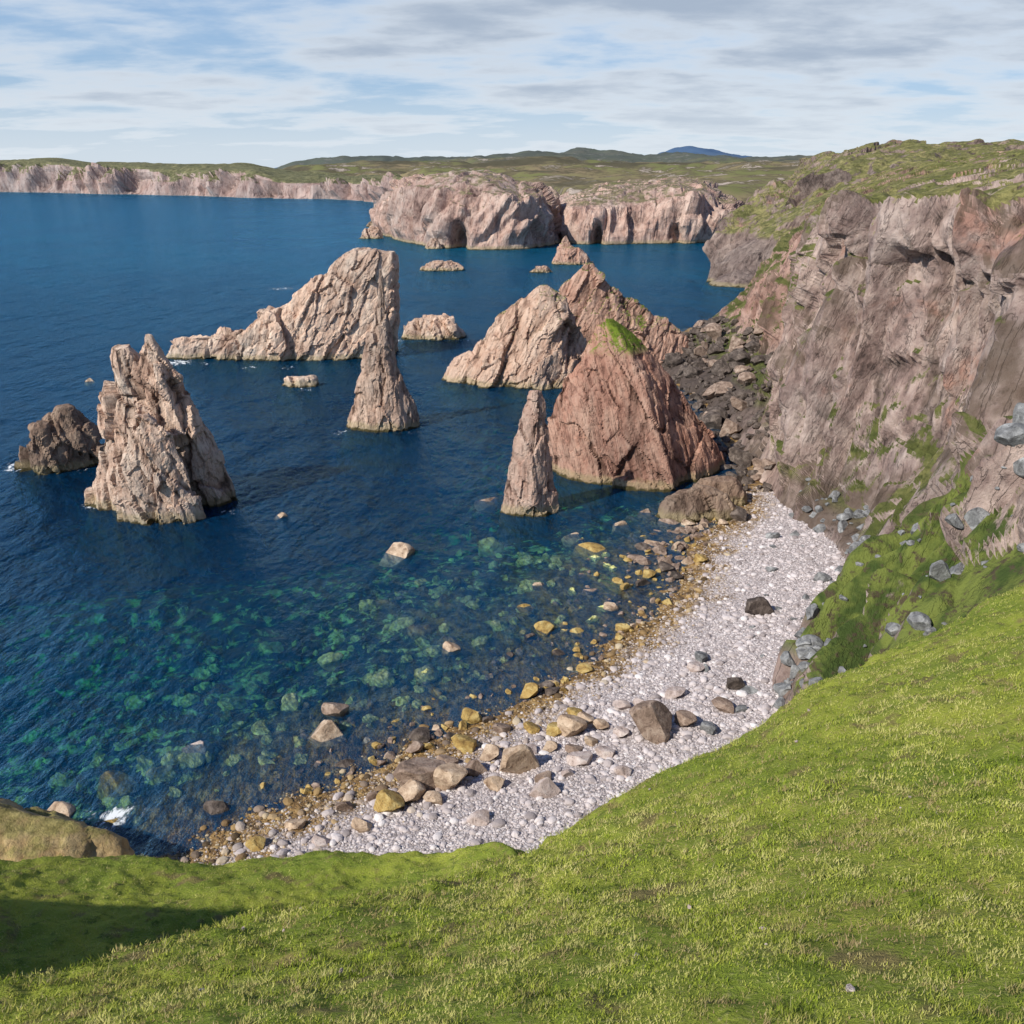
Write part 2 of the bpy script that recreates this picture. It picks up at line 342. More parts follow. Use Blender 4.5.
shade_spur=[(-30,1,46),(-32,5,47.5),(-33,9,48.5),(-34,12,48),(-36,15,45),(-38,18,40),(-42,24,31),(-47,31,20),(-50,36,4)]  # unseen rise added left of frame to cast shadow into the hollow
P=[]
for (yy,xz),sp_ in zip(F,shade_spur):
    P.append([sp_]+[(xz[2*i],yy[i],xz[2*i+1]) for i in range(13)])
P=np.array(P,dtype=float); 
back=P[0].copy(); back[:,0]*=3.0; back[0,0]=-34; back[:,1]=-12; back[:,2]+=1.0
P=np.concatenate([[back],P]); 
G=net(P,440,500,.8)
NU,NV=G.shape[:2]
n,fl=gnormals(G); V=G.reshape(-1,3); nn=n.reshape(-1,3)
dist=np.linalg.norm(V-np.array([0,0,50]),axis=1)
amp=np.clip(dist/25,.45,1.2)
f1,f2,c=worley(V/.9+fbm(V/.8,70,2)[:,None]*.5,77)
d=fbm(V/4.0,71,4)*.45*amp+(.5-f1)*.26*amp+fbm(V/.45,73,2)*.06
V=V+nn*d[:,None]
GF=V.reshape(G.shape); nF,_=gnormals(GF)
m,nt=newmat("turf")
geo=N(nt,'ShaderNodeNewGeometry'); pos=geo.outputs['Position']
a=NOISE(nt,pos,.16,5,.6); b=NOISE(nt,pos,1.3,6,.65); c_=NOISE(nt,pos,9,5,.7); dd=NOISE(nt,pos,.55,4,.6)
col=MIX(nt,SM(nt,a,.35,.65),(.20,.26,.035),(.34,.37,.055))
col=MIX(nt,SM(nt,b,.54,.68),col,(.11,.155,.024))
col=MIX(nt,SM(nt,c_,.5,.75),col,(.42,.40,.14))
col=MIX(nt,MA(nt,'MULTIPLY',SM(nt,dd,.55,.67),.75),col,(.22,.155,.08))
bp=N(nt,'ShaderNodeBump',{'Strength':1,'Distance':.12,'Height':MA(nt,'ADD',c_,b)})
p=N(nt,'ShaderNodeBsdfPrincipled',{'Base Color':col,'Roughness':.9,'Normal':bp.outputs[0]}); p.inputs['Specular IOR Level'].default_value=.1
nt.links.new(p.outputs[0],N(nt,'ShaderNodeOutputMaterial').inputs[0]); M_turf=m
mk("grass_slope",V,gridfaces(NU,NV,fl),M_turf,kind="structure",label="steep sheep-cropped green clifftop slope above the cove")

def bilin(G,a,b):
    i=np.clip(a.astype(int),0,G.shape[0]-2);j=np.clip(b.astype(int),0,G.shape[1]-2);s=(a-i)[:,None];t=(b-j)[:,None]
    return (G[i,j]*(1-s)*(1-t)+G[i+1,j]*s*(1-t)+G[i,j+1]*(1-s)*t+G[i+1,j+1]*s*t)
ctr=(GF[:-1,:-1]+GF[1:,1:])/2
ar=np.linalg.norm(np.cross(GF[1:,:-1]-GF[:-1,:-1],GF[:-1,1:]-GF[:-1,:-1]),axis=-1)
dc=np.linalg.norm(ctr-np.array([0,0,50]),axis=-1)
ang=np.abs(ctr[...,0])/(np.abs(ctr[...,1])+3)
w=ar/(dc**1.9); w*=(ctr[...,1]>2.5)&(ang<1.05)&(ctr[...,2]>6)
w=w.ravel()/w.sum()
NB=640000; ntuft=NB//6
cell=rng.choice(len(w),ntuft,p=w); ci,cj=cell//(GF.shape[1]-1),cell%(GF.shape[1]-1)
ta=ci+rng.random(ntuft); tb=cj+rng.random(ntuft)
B0=bilin(GF,ta,tb); BN=bilin(nF,ta,tb); BN/=np.linalg.norm(BN,axis=1,keepdims=True)
br=fbm(B0/.9,401,4)
bare=br>.25
keep=~(bare&(rng.random(ntuft)<.8)); B0=B0[keep];BN=BN[keep];br=br[keep];ntuft=len(B0)
dd=np.linalg.norm(B0-np.array([0,0,50]),axis=1); sc=np.clip(dd/11,.8,2.4)
tn=fbm(B0/.4,201,3); tn2=fbm(B0/5,211,4); tn3=fbm(B0/.55,231,3)
hh=(.018+.070*np.clip(tn,0,1))*sc
hue=tn2*.6+tn3*.95+.64+rng.normal(0,.13,ntuft)
dry=sstep(br,.05,.29)*.88+sstep(fbm(B0/2.6,421,3),.13,.48)*.4+rng.normal(0,.1,ntuft)
B0=np.repeat(B0,6,0);BN=np.repeat(BN,6,0);hh=np.repeat(hh,6);sc=np.repeat(sc,6);hue=np.repeat(hue,6);dry=np.repeat(dry,6)
nb=len(B0)
B0=B0+rng.normal(0,.035,(nb,3))*sc[:,None]*np.array([1,1,0.1])
az=rng.random(nb)*2*np.pi; side=np.stack([np.cos(az),np.sin(az),np.zeros(nb)],1)
ln=rng.normal(0,.6,(nb,3)); ln[:,2]=0; ln+=np.array([.2,.1,0])
up=BN*.35+np.array([0,0,.65]); 
hgt=(hh*rng.uniform(.6,1.5,nb))[:,None]
wd_=(.0068*sc)[:,None]
Vb=np.stack([B0-side*wd_-up*.02,B0+side*wd_-up*.02,B0+(up+ln)*hgt],1).reshape(-1,3)
Fb=np.arange(nb*3).reshape(-1,3)
hue=np.clip(hue+rng.normal(0,.12,nb),0,1)
A_=np.zeros((nb,3,4)); A_[:,:,0]=hue[:,None]; A_[:,:,1]=np.clip(dry,0,1)[:,None]; A_[:,:,3]=1; A_[:,:,2]=rng.random(nb)[:,None]
gnv=np.repeat(BN,3,0)
m,nt=newmat("grass_blades")
at=N(nt,'ShaderNodeAttribute',attribute_name='tint'); sp=N(nt,'ShaderNodeSeparateColor',{0:at.outputs[0]})
col=RAMP(nt,sp.outputs[0],[(0,(.11,.17,.02)),(.35,(.32,.42,.04)),(.75,(.55,.59,.10)),(1,(.72,.68,.24))])
col=MIX(nt,sp.outputs[1],col,(.48,.36,.18))
col=MIX(nt,MA(nt,'MULTIPLY',SM(nt,sp.outputs[2],.88,.98),.7),col,(.62,.53,.32))
gv=N(nt,'ShaderNodeAttribute',attribute_name='gn').outputs['Vector']
ge=N(nt,'ShaderNodeNewGeometry').outputs['Normal']
nv=N(nt,'ShaderNodeVectorMath',{0:N(nt,'ShaderNodeVectorMath',{0:gv,1:(1.8,1.8,1.8)},operation='MULTIPLY').outputs[0],1:ge},operation='ADD').outputs[0]
nv=N(nt,'ShaderNodeVectorMath',{0:nv},operation='NORMALIZE').outputs[0]
d1=N(nt,'ShaderNodeBsdfDiffuse',{'Color':col,'Normal':nv}); t1=N(nt,'ShaderNodeBsdfTranslucent',{'Color':col})
mx=N(nt,'ShaderNodeMixShader',{0:.25,1:d1.outputs[0],2:t1.outputs[0]})
nt.links.new(mx.outputs[0],N(nt,'ShaderNodeOutputMaterial').inputs[0])
mk("grass",Vb,Fb,m,smooth=False,attrs={'tint':('FLOAT_COLOR',A_),'gn':('FLOAT_VECTOR',gnv)},kind="stuff",label="short bright green cropped grass blades")

# ------------------------------------------------------------------ cliffs
def cliff(name,st,nu,nv,mat,seed,blocks,fb,label,lump=(18,4),dents=(),fol=FCL,aniso=(1,.6,.25),pw=1.0,flat=.3,zr=(0,9),ridge=None,bias=.3,smooth=False,bl=1,slabs=()):
    G=net(st,nu,nv,pw); n,fl=gnormals(G)
    n=np.stack([blur(n[...,k],8) for k in range(3)],-1); n/=np.linalg.norm(n,axis=-1,keepdims=True)
    V=G.reshape(-1,3); nn=n.reshape(-1,3)
    B=basis(fol)
    lp=fbm(V*np.array([1,1,.45])/lump[0],seed+300,3)
    steep=1-sstep(nn[:,2],.6,.92)
    d,cav=rockdisp(V,B,seed,blocks,fb,aniso)
    k=(flat+(1-flat)*steep)
    zf=.15+.85*sstep(V[:,2],*zr)
    disp=(d*k)+lp*lump[1]*(.35+.65*steep)
    if ridge:
        Q=(V@B)*np.array([1,1,.16])
        r=1-2*np.abs(fbm(Q/ridge[0],seed+70,3,.45)); disp+=(r-bias)*ridge[1]*steep; cav-=r*.4
    # stacked slabs: overlapping sheets that follow the foliation, each ending in a sharp step
    for j,(per,am) in enumerate(slabs):
        c=(V@B)[:,1]; lw=fbm((V@B)*np.array([.3,.45,.12])/per*1.6,seed+120+j*7,2,.4)
        t=c/per+lw*1.5; fl_=np.floor(t); s_=t-fl_
        r_=_h(fl_.astype(np.int64),np.zeros(len(V),np.int64),np.zeros(len(V),np.int64),seed+j)
        a_=am*(.45+1.1*r_)
        saw=np.where(s_<.86,s_/.86,(1-s_)/.14)
        disp+=a_*(saw-.55)*(.25*flat+steep*(1-.25*flat)); cav-=(saw-.45)*.45
    disp=blur((disp*zf).reshape(nu,nv),bl).ravel()
    V=V+nn*disp[:,None]
    for (x,y,z,r,hz,dx,dy) in dents:
        q=np.exp(-(((V[:,0]-x)/r)**2+((V[:,1]-y)/(r*2.5))**2+((V[:,2]-z)/hz)**2)**1.5)
        V[:,0]+=q*dx;V[:,1]+=q*dy
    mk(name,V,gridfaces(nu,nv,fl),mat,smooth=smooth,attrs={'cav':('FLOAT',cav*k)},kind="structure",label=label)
    return V.reshape(G.shape)
C=[
[(24.5,71,-2),(25.5,69.5,2),(28,60,10.5),(34,57,16.5),(43.6,62,21.5),(59.5,75,31.3),(68.4,80,43.4),(84.1,80,47.5),(150,90,50)],
[(25.5,74.6,-1),(26.5,74.6,3),(31.5,72.5,9.2),(38.4,74,15.6),(46.5,78,22),(57,88,35.1),(66.3,98,47.9),(105,120,52.1),(180,180,56)],
[(36,92.8,-1),(37.5,92.8,3),(43.8,98,6.5),(49.5,100,11.5),(55.7,103,21.5),(59.8,108,34.5),(62.6,114,47.3),(107.9,140,52.4),(200,230,58)],
[(43,105.7,-1),(44.0,105.7,3),(47.5,113,5.4),(50.4,118,11),(53.2,122,20.6),(57.1,126,35.5),(61.4,132,46.5),(122.8,200,53.5),(230,300,61)],
[(41.5,122,-1),(43,122,3),(44.4,132,6.4),(46.4,134,14.4),(49.6,138,24.6),(53.8,142,36.7),(58.7,150,45.5),(129.2,230,54),(240,360,62)],
[(42,140.6,-1),(43.9,140.6,3),(46.3,148,7.8),(47.1,155,15),(51.6,160,23.4),(55.9,166,33.2),(62.2,172,41.9),(119.6,260,50.8),(205,360,58)],
[(44,192.5,-1),(46,192.5,2),(52.7,194.1,5),(60,205,8.4),(64.2,210,14.5),(68.3,215,23),(76,225,34.8),(122.4,300,49.4),(200,400,55)],
[(37,248.3,-2),(38.8,248.3,1),(50,250,4.9),(59.3,255,8.8),(68.5,260,15.4),(77.5,265,24.6),(88.3,275,33),(128.5,340,46),(200,420,52)],
[(48,275,-4),(52,276,-1),(60,280,3),(70,286,7),(80,292,12),(92,300,18),(104,315,24),(150,380,32),(220,450,42)],
[(60,300,-6),(68,305,-5),(80,312,-4),(92,318,-3),(100,325,-2),(112,335,0),(125,350,4),(170,400,10),(240,470,20)],
]
GC=cliff("cliff",C,960,520,M_cliff,400,[(13,2.0),(5.5,1.3),(2.4,.5)],(3.0,.2),"steep pink-grey gneiss cliff streaked with green turf above the beach",lump=(26,2.2),ridge=(17,3.5),bias=.6,aniso=(1,.7,.4),bl=1,flat=.28,slabs=[(13,4.2),(5.2,.8)])
Mn=[
[(139.7,398,-4),(141,400,0),(149.5,420,15.1),(176.8,430,40.6),(231,450,49.1),(294.7,480,58.4),(420,520,64)],
[(109,405.6,-4),(110.8,405.6,0),(121.7,425,14),(149.2,440,35),(175,450,44.7),(224.5,480,56),(400,560,66)],
[(88,420.3,-4),(89.7,420.3,0),(98,432,7.2),(122,452,21.7),(143,472,31.9),(182,500,56.3),(255.8,560,61.4)],
[(125,523,-4),(127.2,523.1,0),(134,531,13.5),(146,540,27),(168,560,43),(202.7,600,57.6),(300,700,66)],
[(171,688.8,-4),(173.4,688.8,0),(182.4,700,13.6),(198.7,710,27.4),(232.7,740,42.7),(267.2,800,51.5),(360,900,60)],
[(190,760,-4),(200,770,0),(215,785,8),(235,800,16),(260,820,24),(300,860,34),(400,950,45)],
]
GM=cliff("headland_cliff",Mn,500,320,M_dark,500,[(26,6),(11,3.4),(4.5,1.2)],(6,.8),"dark craggy cliff with grassy rocky summit beyond the cove",lump=(38,8),flat=.4,ridge=(28,8),aniso=(1,.65,.4),bl=1,slabs=[(24,7)])
def coast(name,L,off,mat,seed,label,nu,nv,blocks,fb,lump,inland,dents=(),ridge=None,flat=.35,aniso=(1,.6,.25)):
    st=[]
    for xb,yb,xt,zt in L:
        yt=yb+off; zt=max(zt,2)
        pr=[(xb,yb,-5),(xb,yb+1,0),(xb+(xt-xb)*.15,yb+off*.18,zt*.38),(xb+(xt-xb)*.4,yb+off*.42,zt*.74),(xt,yt,zt)]
        for dy,kz in inland: pr.append((xt*(yt+dy)/yt,yt+dy,zt*kz))
        st.append(pr)
    return cliff(name,st,nu,nv,mat,seed,blocks,fb,label,lump=lump,dents=dents,fol=(.45,.2,.8),ridge=ridge,flat=flat,aniso=aniso)
H1=[(-134,850,-138,.5),(-126.8,830.3,-132,1.4),(-100.1,730.4,-103.6,24),(-82.2,679.1,-84.8,37),(-55.6,626.1,-57.3,44),(-30.7,602.5,-31.6,46),(-7.8,602.5,-8.1,44),(11.9,610.2,12.3,37),(26.1,634.4,27.2,22),(34.3,660.5,36,3.1),(40,690,42,1)]
coast("headland",H1,62,M_head,600,"rounded pink rock headland with sea caves and thin turf",380,200,[(26,6),(10,3),(4,1)],(6,.8),(40,7),[(30,.98),(110,.6),(170,-.2)],
  dents=[(-35,608,4,5,11,3,20),(17,614,3,2.5,5,0,10)],ridge=(30,8),aniso=(1,.8,.5))
H2=[(28,700,29,1),(32.8,688.8,34.3,18),(44.4,651.6,46.4,25.9),(61.3,642.8,63.9,30.3),(90.3,651.6,93.9,33.6),(118.5,651.6,123,37),(137.9,660.5,143.4,33.3),(154.3,669.7,161.2,23.9),(173,709,181.9,9),(200,760,210,8)]
coast("headland",H2,40,M_head,650,"grass-topped pink rock headland with dark sea caves",360,210,[(24,6),(10,3),(4,1)],(6,.8),(36,7),[(60,1.0),(250,1.05),(600,1.0)],
  dents=[(59,648,4,3.5,9,3,18),(116,656,4,4,7,3,14)],ridge=(30,8),aniso=(1,.8,.5))
LC=[(-2300,2600,-2400,60),(-1424.2,2194.7,-1486.2,61.2),(-1142,2102.6,-1193.9,60.8),(-967.9,2017.9,-1012.6,66.6),(-848.4,1939.6,-890.9,56),(-717.8,1867.2,-755.3,55.7),(-596.6,1799.9,-629.6,50),(-467.7,1678.8,-495.4,49.9),(-383.5,1624.1,-408.1,37.9),(-314.4,1624.1,-334.9,32.8),(-235,1500,-250,31),(-162.1,1357.9,-174.9,29.6),(-110,1230,-116,27),(-60,1130,-64,27),(20,1050,20,28),(90,1010,95,25)]
coast("coastline",LC,80,M_far,700,"long low band of pinkish cliffs with green tops",900,150,[(90,24),(38,11),(16,4)],(22,4),(150,34),[(200,1.02),(600,1.05),(1300,.9)],ridge=(90,24),aniso=(1,.9,.6),flat=.06)
us=np.linspace(225,930,240); ysl=np.concatenate([np.linspace(760,2000,90),np.linspace(2030,7600,150)])
U,YY=np.meshgrid(us,ysl,indexing='ij'); XX=(U-512)*YY*.001051
Pn=np.stack([XX.ravel(),YY.ravel(),np.zeros(XX.size)],1)
base=np.interp(YY.ravel(),[760,1000,1500,2500,4000,5200,7600],[22,30,35,42,62,78,60])
hl=np.interp(U.ravel(),[225,262,330,400,480,560,620,655,690,720,770,840,930],[-70,-40,-2,8,22,34,34,14,10,4,2,8,14])
k=np.interp(YY.ravel(),[1400,4200,5500,7600],[0.0,1,.9,.3])
zz=base+hl*k+fbm(Pn/420,801,6,.6)*np.interp(YY.ravel(),[760,2000,5000],[22,46,60])
bl=np.exp(-((XX.ravel()-1180)/300)**2-((YY.ravel()-6600)/500)**2)*78+np.exp(-((XX.ravel()-1560)/420)**2-((YY.ravel()-6600)/500)**2)*36
zz=zz+bl
zz=zz*sstep(U.ravel(),225,300)-8*(1-sstep(U.ravel(),225,300))
front=np.interp(U.ravel(),[225,330,400,470,540,570,930],[2300,1950,1600,1300,1150,780,760])
zz=zz-(1-sstep(YY.ravel()-front,0,160))*(zz+12)
m,nt=newmat("haze_tinted_moor")
geo=N(nt,'ShaderNodeNewGeometry'); pos=geo.outputs['Position']; y_=N(nt,'ShaderNodeSeparateXYZ',{0:pos}).outputs[1]
a=NOISE(nt,pos,.005,7,.65); b=NOISE(nt,pos,.02,6,.7); c_=NOISE(nt,pos,.0025,5,.6)
col=MIX(nt,SM(nt,a,.40,.56),(.17,.175,.075),(.26,.20,.125)); col=MIX(nt,SM(nt,b,.43,.56),col,(.12,.105,.065)); col=MIX(nt,SM(nt,b,.54,.62),col,(.42,.35,.30))
col=MIX(nt,SM(nt,c_,.48,.58),col,(.10,.09,.06))
col=MIX(nt,MA(nt,'MULTIPLY',SM(nt,y_,2300,4500),.8),col,(.085,.105,.10)); col=MIX(nt,SM(nt,y_,5500,6300),col,(.08,.135,.23))  # distance haze painted into the colour: cooler, then blue farther out
p=N(nt,'ShaderNodeBsdfPrincipled',{'Base Color':col,'Roughness':1.0}); p.inputs['Specular IOR Level'].default_value=0
nt.links.new(p.outputs[0],N(nt,'ShaderNodeOutputMaterial').inputs[0])
mk("hill",np.stack([XX.ravel(),YY.ravel(),zz],1),gridfaces(240,240),m,kind="structure",label="low green moorland rising to distant hills tinted blue for haze")

# ------------------------------------------------------------------ sea stacks
def loft(bm,lv,y0,dr,seed,sec=None,dy=0.0):
    r=random.Random(seed)
    if sec is None:
        sec=[(360*i/8+r.uniform(-15,15),r.uniform(.80,1.08)) for i in range(8)]
    rings=[]
    for k,(z,xl,xr) in enumerate(lv):
        cx=(xl+xr)/2;rx=(xr-xl)/2;ry=max(rx*dr,.25)
        ring=[]
        for a,q in sec:
            t=math.radians(a); ring.append(bm.verts.new((cx+rx*q*math.cos(t)*1.02,y0+dy*z+ry*q*math.sin(t),z)))
        rings.append(ring)
    n=len(sec)
    for a,b in zip(rings[:-1],rings[1:]):
        for i in range(n): bm.faces.new((a[i],a[(i+1)%n],b[(i+1)%n],b[i]))
    bm.faces.new(rings[0][::-1]); bm.faces.new(rings[-1])
def stack(name,pieces,vox,mat,seed,blocks,fb,label,category="sea stack",fol=FA,aniso=(1,.7,.4),group=None,smooth=False):
    bm=bmesh.new()
    for i,pc in enumerate(pieces):
        lv=list(pc['lv']); z0,a,b=lv[0]; w=(b-a)*.08
        if z0<3: lv=[(-9,a-w*2,b+w*2)]+lv
        loft(bm,lv,pc['y'],pc.get('d',.8),seed+i,pc.get('sec'),dy=pc.get('dy',0))
    bmesh.ops.recalc_face_normals(bm,faces=bm.faces)
    me=bpy.data.meshes.new("tmp"); bm.to_mesh(me); bm.free()
    ob=bpy.data.objects.new("tmp",me); COL.objects.link(ob)
    md=ob.modifiers.new("r",'REMESH'); md.mode='VOXEL'; md.voxel_size=vox
    dg=bpy.context.evaluated_depsgraph_get(); ev=ob.evaluated_get(dg); m2=ev.to_mesh()
    nv=len(m2.vertices); V=np.empty(nv*3,np.float32); m2.vertices.foreach_get("co",V); V=V.reshape(-1,3).astype(float)
    nn=np.empty(nv*3,np.float32); m2.vertex_normals.foreach_get("vector",nn); nn=nn.reshape(-1,3)
    nl=len(m2.loops); li=np.empty(nl,np.int32); m2.loops.foreach_get("vertex_index",li); Fq=li.reshape(-1,4)
    ev.to_mesh_clear(); bpy.data.objects.remove(ob)
    d,cav=rockdisp(V,basis(fol),seed,blocks,fb,aniso,warp=.3)
    zt=V[:,2].max(); d=d*(.4+.6*sstep(zt-V[:,2],0,zt*.3))
    V=V+nn*d[:,None]
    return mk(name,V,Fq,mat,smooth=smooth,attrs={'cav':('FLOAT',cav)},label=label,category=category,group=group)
grp="sea stacks standing in the bay"
BA=[(6,1.0),(2.6,.6),(1.0,.18)]
stack("sea_stack",[
 dict(lv=[(-.9,-67.2,-43.4),(3.3,-66.2,-44.0),(8.1,-64.6,-45.4),(12.9,-63,-47.2),(16,-62.3,-49.2),(19.6,-61.6,-51.0),(22.0,-61.2,-52.4)],y=134,d=.6),
 dict(lv=[(12,-58,-47.6),(17.6,-57.8,-49.6),(20.5,-57,-50.4),(21.5,-56.8,-51.6),(24.4,-55.4,-52.6),(26.8,-54.6,-53.8)],y=133,d=.8),
 dict(lv=[(12,-63,-54),(20.6,-62,-55),(23.6,-61.4,-56.4),(25.0,-60.8,-57.6)],y=133.5,d=.9),
 dict(lv=[(-.9,-60.5,-47.5),(6,-59.5,-48.5),(13,-57.5,-50.5),(16,-56,-53.5)],y=127,d=.55),
 ],.24,M_stack,11,BA,(1.6,.18),"jagged pale pink sea stack with a twin-pointed summit",group=grp)
stack("sea_stack",[
 dict(lv=[(-.8,-88.4,-74.7),(2.9,-86.6,-74.6),(5.7,-83.9,-75.2),(8.5,-82.2,-76.6),(10.9,-80.3,-77.2)],y=152,d=.7),
 dict(lv=[(-.8,-86,-79),(4,-85,-80),(8.2,-83.4,-81)],y=149,d=.8)],.26,M_slab,24,BA,(1.3,.25),"low craggy dark rock beside the twin-pointed stack",group=grp)
stack("sea_stack",[dict(lv=[(0,-34.4,-18.8),(4.3,-33.0,-19.6),(8.4,-31.6,-21.2),(12.5,-30.2,-22.7),(17,-28.9,-23.4),(20.4,-27.9,-23.9),(26.2,-26.7,-24.6),(31.8,-25.9,-25.3)],y=178,d=.62,sec=[(0,.98),(40,.8),(90,.9),(140,.85),(180,1),(215,.9),(265,.95),(300,.85)])],
 .24,M_needle,35,[(4.0,.45),(1.6,.24),(.7,.08)],(1.3,.14),"tall thin needle of pale banded rock rising from water",fol=FD,group=grp)
stack("sea_stack",[
 dict(lv=[(0,-55,-32),(11.6,-54,-31.4),(19.5,-53.0,-31.1),(23.4,-51.4,-30.9),(26.8,-48.5,-31.1),(28.8,-44,-31.4)],y=253,d=.55),
 dict(lv=[(0,-72,-44),(11.6,-69,-44),(16.5,-62.5,-44),(19.5,-57.6,-45),(22.0,-53.8,-46.8)],y=251,d=.42),
 dict(lv=[(0,-96.4,-61),(3.6,-95,-62),(6.0,-90.3,-64),(7.4,-83,-67)],y=250,d=.25),
 dict(lv=[(0,-82,-54),(7.0,-79,-56),(10.4,-73,-57.5),(12.8,-67.6,-58.8)],y=250,d=.4)],.38,M_ridge,46,[(9,1.9),(3.8,.8),(1.5,.24)],(2.8,.28),"long stepped ridge of pale pink rock in the sea",fol=FC,group=grp)
stack("sea_stack",[dict(lv=[(-.2,-1.8,7.0),(3.1,-1.3,6.7),(7.1,-.7,6.2),(11,.0,5.7),(14.8,1.1,5.3),(17.4,2.0,5.0),(19.2,2.6,4.4)],y=129,d=.6,sec=[(0,1),(50,.85),(95,.95),(140,.85),(185,1),(235,.86),(278,1.06),(318,.82)])],
 .2,M_blade,58,[(4,.5),(1.8,.28),(.7,.08)],(1.1,.1),"slim pinkish spire in front of the pyramid stack",fol=FD,group=grp)
stack("sea_stack",[
 dict(lv=[(-1.4,5.0,38.4),(2.2,5.8,37.6),(7.5,6.4,34.6),(12.6,7.4,30.8),(16.8,9.6,27.4),(21,12.2,23.6),(23.6,13.4,20.8),(25.2,14.2,18.6),(26.2,14.9,17.0)],y=151,d=.72,sec=[(0,1.0),(45,.8),(90,.85),(135,.8),(180,1.0),(222,.92),(262,1.0),(284,1.18),(322,.86)]),
 ],.26,M_red,69,[(7,.7),(3,.3),(1.1,.12)],(1.8,.16),"broad red-brown pyramid stack with grass on its summit",fol=FF,group=grp)
stack("sea_stack",[
 dict(lv=[(0,-16.2,24.6),(3.9,-14,22.5),(8.8,-8,18.5),(13.6,-4.3,16.5),(18.4,-.6,13.5),(21.4,3.7,10.8),(23.2,6.4,8.6)],y=222,d=.55,sec=[(0,1.0),(45,.85),(90,.85),(140,.85),(180,1.0),(225,.95),(265,.98),(300,.95),(335,.85)])],.34,M_redfar,80,[(8,1.6),(3.2,.6),(1.3,.22)],(2.4,.24),"broad pale rock stack with a craggy pointed top",fol=FG,group=grp)
stack("sea_stack",[
 dict(lv=[(-1,5,52),(7.1,7.5,46.5),(11,9,42),(15,11,33.5),(20.2,13.6,27.2),(24,17,23),(26.6,19.2,21.3)],y=242,d=.4,sec=[(0,1.0),(45,.85),(90,.9),(140,.85),(180,1.0),(225,.95),(270,1.0),(300,.95),(335,.85)])],.36,M_redpeak,91,[(8,1.0),(3.2,.5),(1.3,.2)],(2.4,.22),"reddish peaked rock mass sloping down to a turf tip",fol=FG,group=grp)
def skerry(lv,y,seed,label,d=.6,vox=.4,mat=M_stack,bl=[(4,1.0),(1.6,.4)],fb=(2,.3),smooth=False,name="skerry",category="rock",group="low rocks awash in the bay"):
    stack(name,[dict(lv=lv,y=y,d=d)],vox,mat,seed,bl,fb,label,category=category,group=group,smooth=smooth)
skerry([(-.3,-35.5,-12.5),(2.5,-34.2,-14.3),(5,-31,-17.6),(6.8,-25.3,-20.7)],283,101,"low tan rock islet with broken top")
skerry([(-.4,-50.4,-25),(2.6,-46.7,-28),(4.6,-41.4,-33.1)],481,102,"small flat rock islet far out in the bay",vox=.6,mat=M_redfar)
skerry([(-1.1,-57.8,-46.3),(.6,-56.1,-47.3),(2.4,-54,-48.2)],215,103,"small pale rock barely above the water")
skerry([(0,22.6,45.2),(4,24.2,42.8),(7,25.6,39.4),(9,27.3,36.8)],512,104,"low cluster of reddish rock off the headland",d=.6,vox=.6,mat=M_redpeak)
skerry([(0,23,37),(7,25,34),(12,27,32),(15.5,29.4,31)],516,114,"small peaked reddish rock off the headland",d=.6,vox=.6,mat=M_redpeak)
skerry([(0,9,22),(2,11,20),(3.2,14,18)],470,105,"tiny flat rock islet near the headland",vox=.5,mat=M_redfar)
skerry([(0,-118,-96),(5,-114,-99),(9,-108,-103)],705,107,"brown rock at the foot of the headland",vox=.9,mat=M_redfar)
skerry([(0,-58,-46),(4,-56,-48),(7,-54,-50)],612,108,"brown rock at the foot of the headland",vox=.7,mat=M_redfar)
skerry([(-1,21.5,36),(1.8,22.4,35),(3.6,24.5,33),(4.6,27,30.5)],127.5,109,"rounded dark brown rock slab at the stack's foot",d=.5,vox=.22,mat=M_slab,bl=[(5,.7),(2,.25)])
skerry([(-1,27,39),(1.8,28.2,38),(4.0,30,36)],133,119,"dark brown rock slab at the stack's foot",d=.5,vox=.22,mat=M_slab,bl=[(5,.7),(2,.25)])
M_bank=rock_mat("earth_bank",(.30,.18,.08),(.50,.33,.15),(.62,.46,.24),S=1.5,grass=.8,gz=1,gn=(.80,.98),tide=0,gcol=((.30,.28,.07),(.48,.40,.15)),bump=.6,stripe=.8)
skerry([(-1,-66,-25),(3,-63,-26.5),(5,-60,-29.5),(6.5,-57,-33),(7.9,-54,-37)],51.0,110,"low sunlit orange-brown earthy bank above the surf",d=.35,vox=.3,mat=M_bank,bl=[(5,.35),(2,.2)],fb=(2,.18),smooth=True,name="earth_bank",category="bank",group=None)

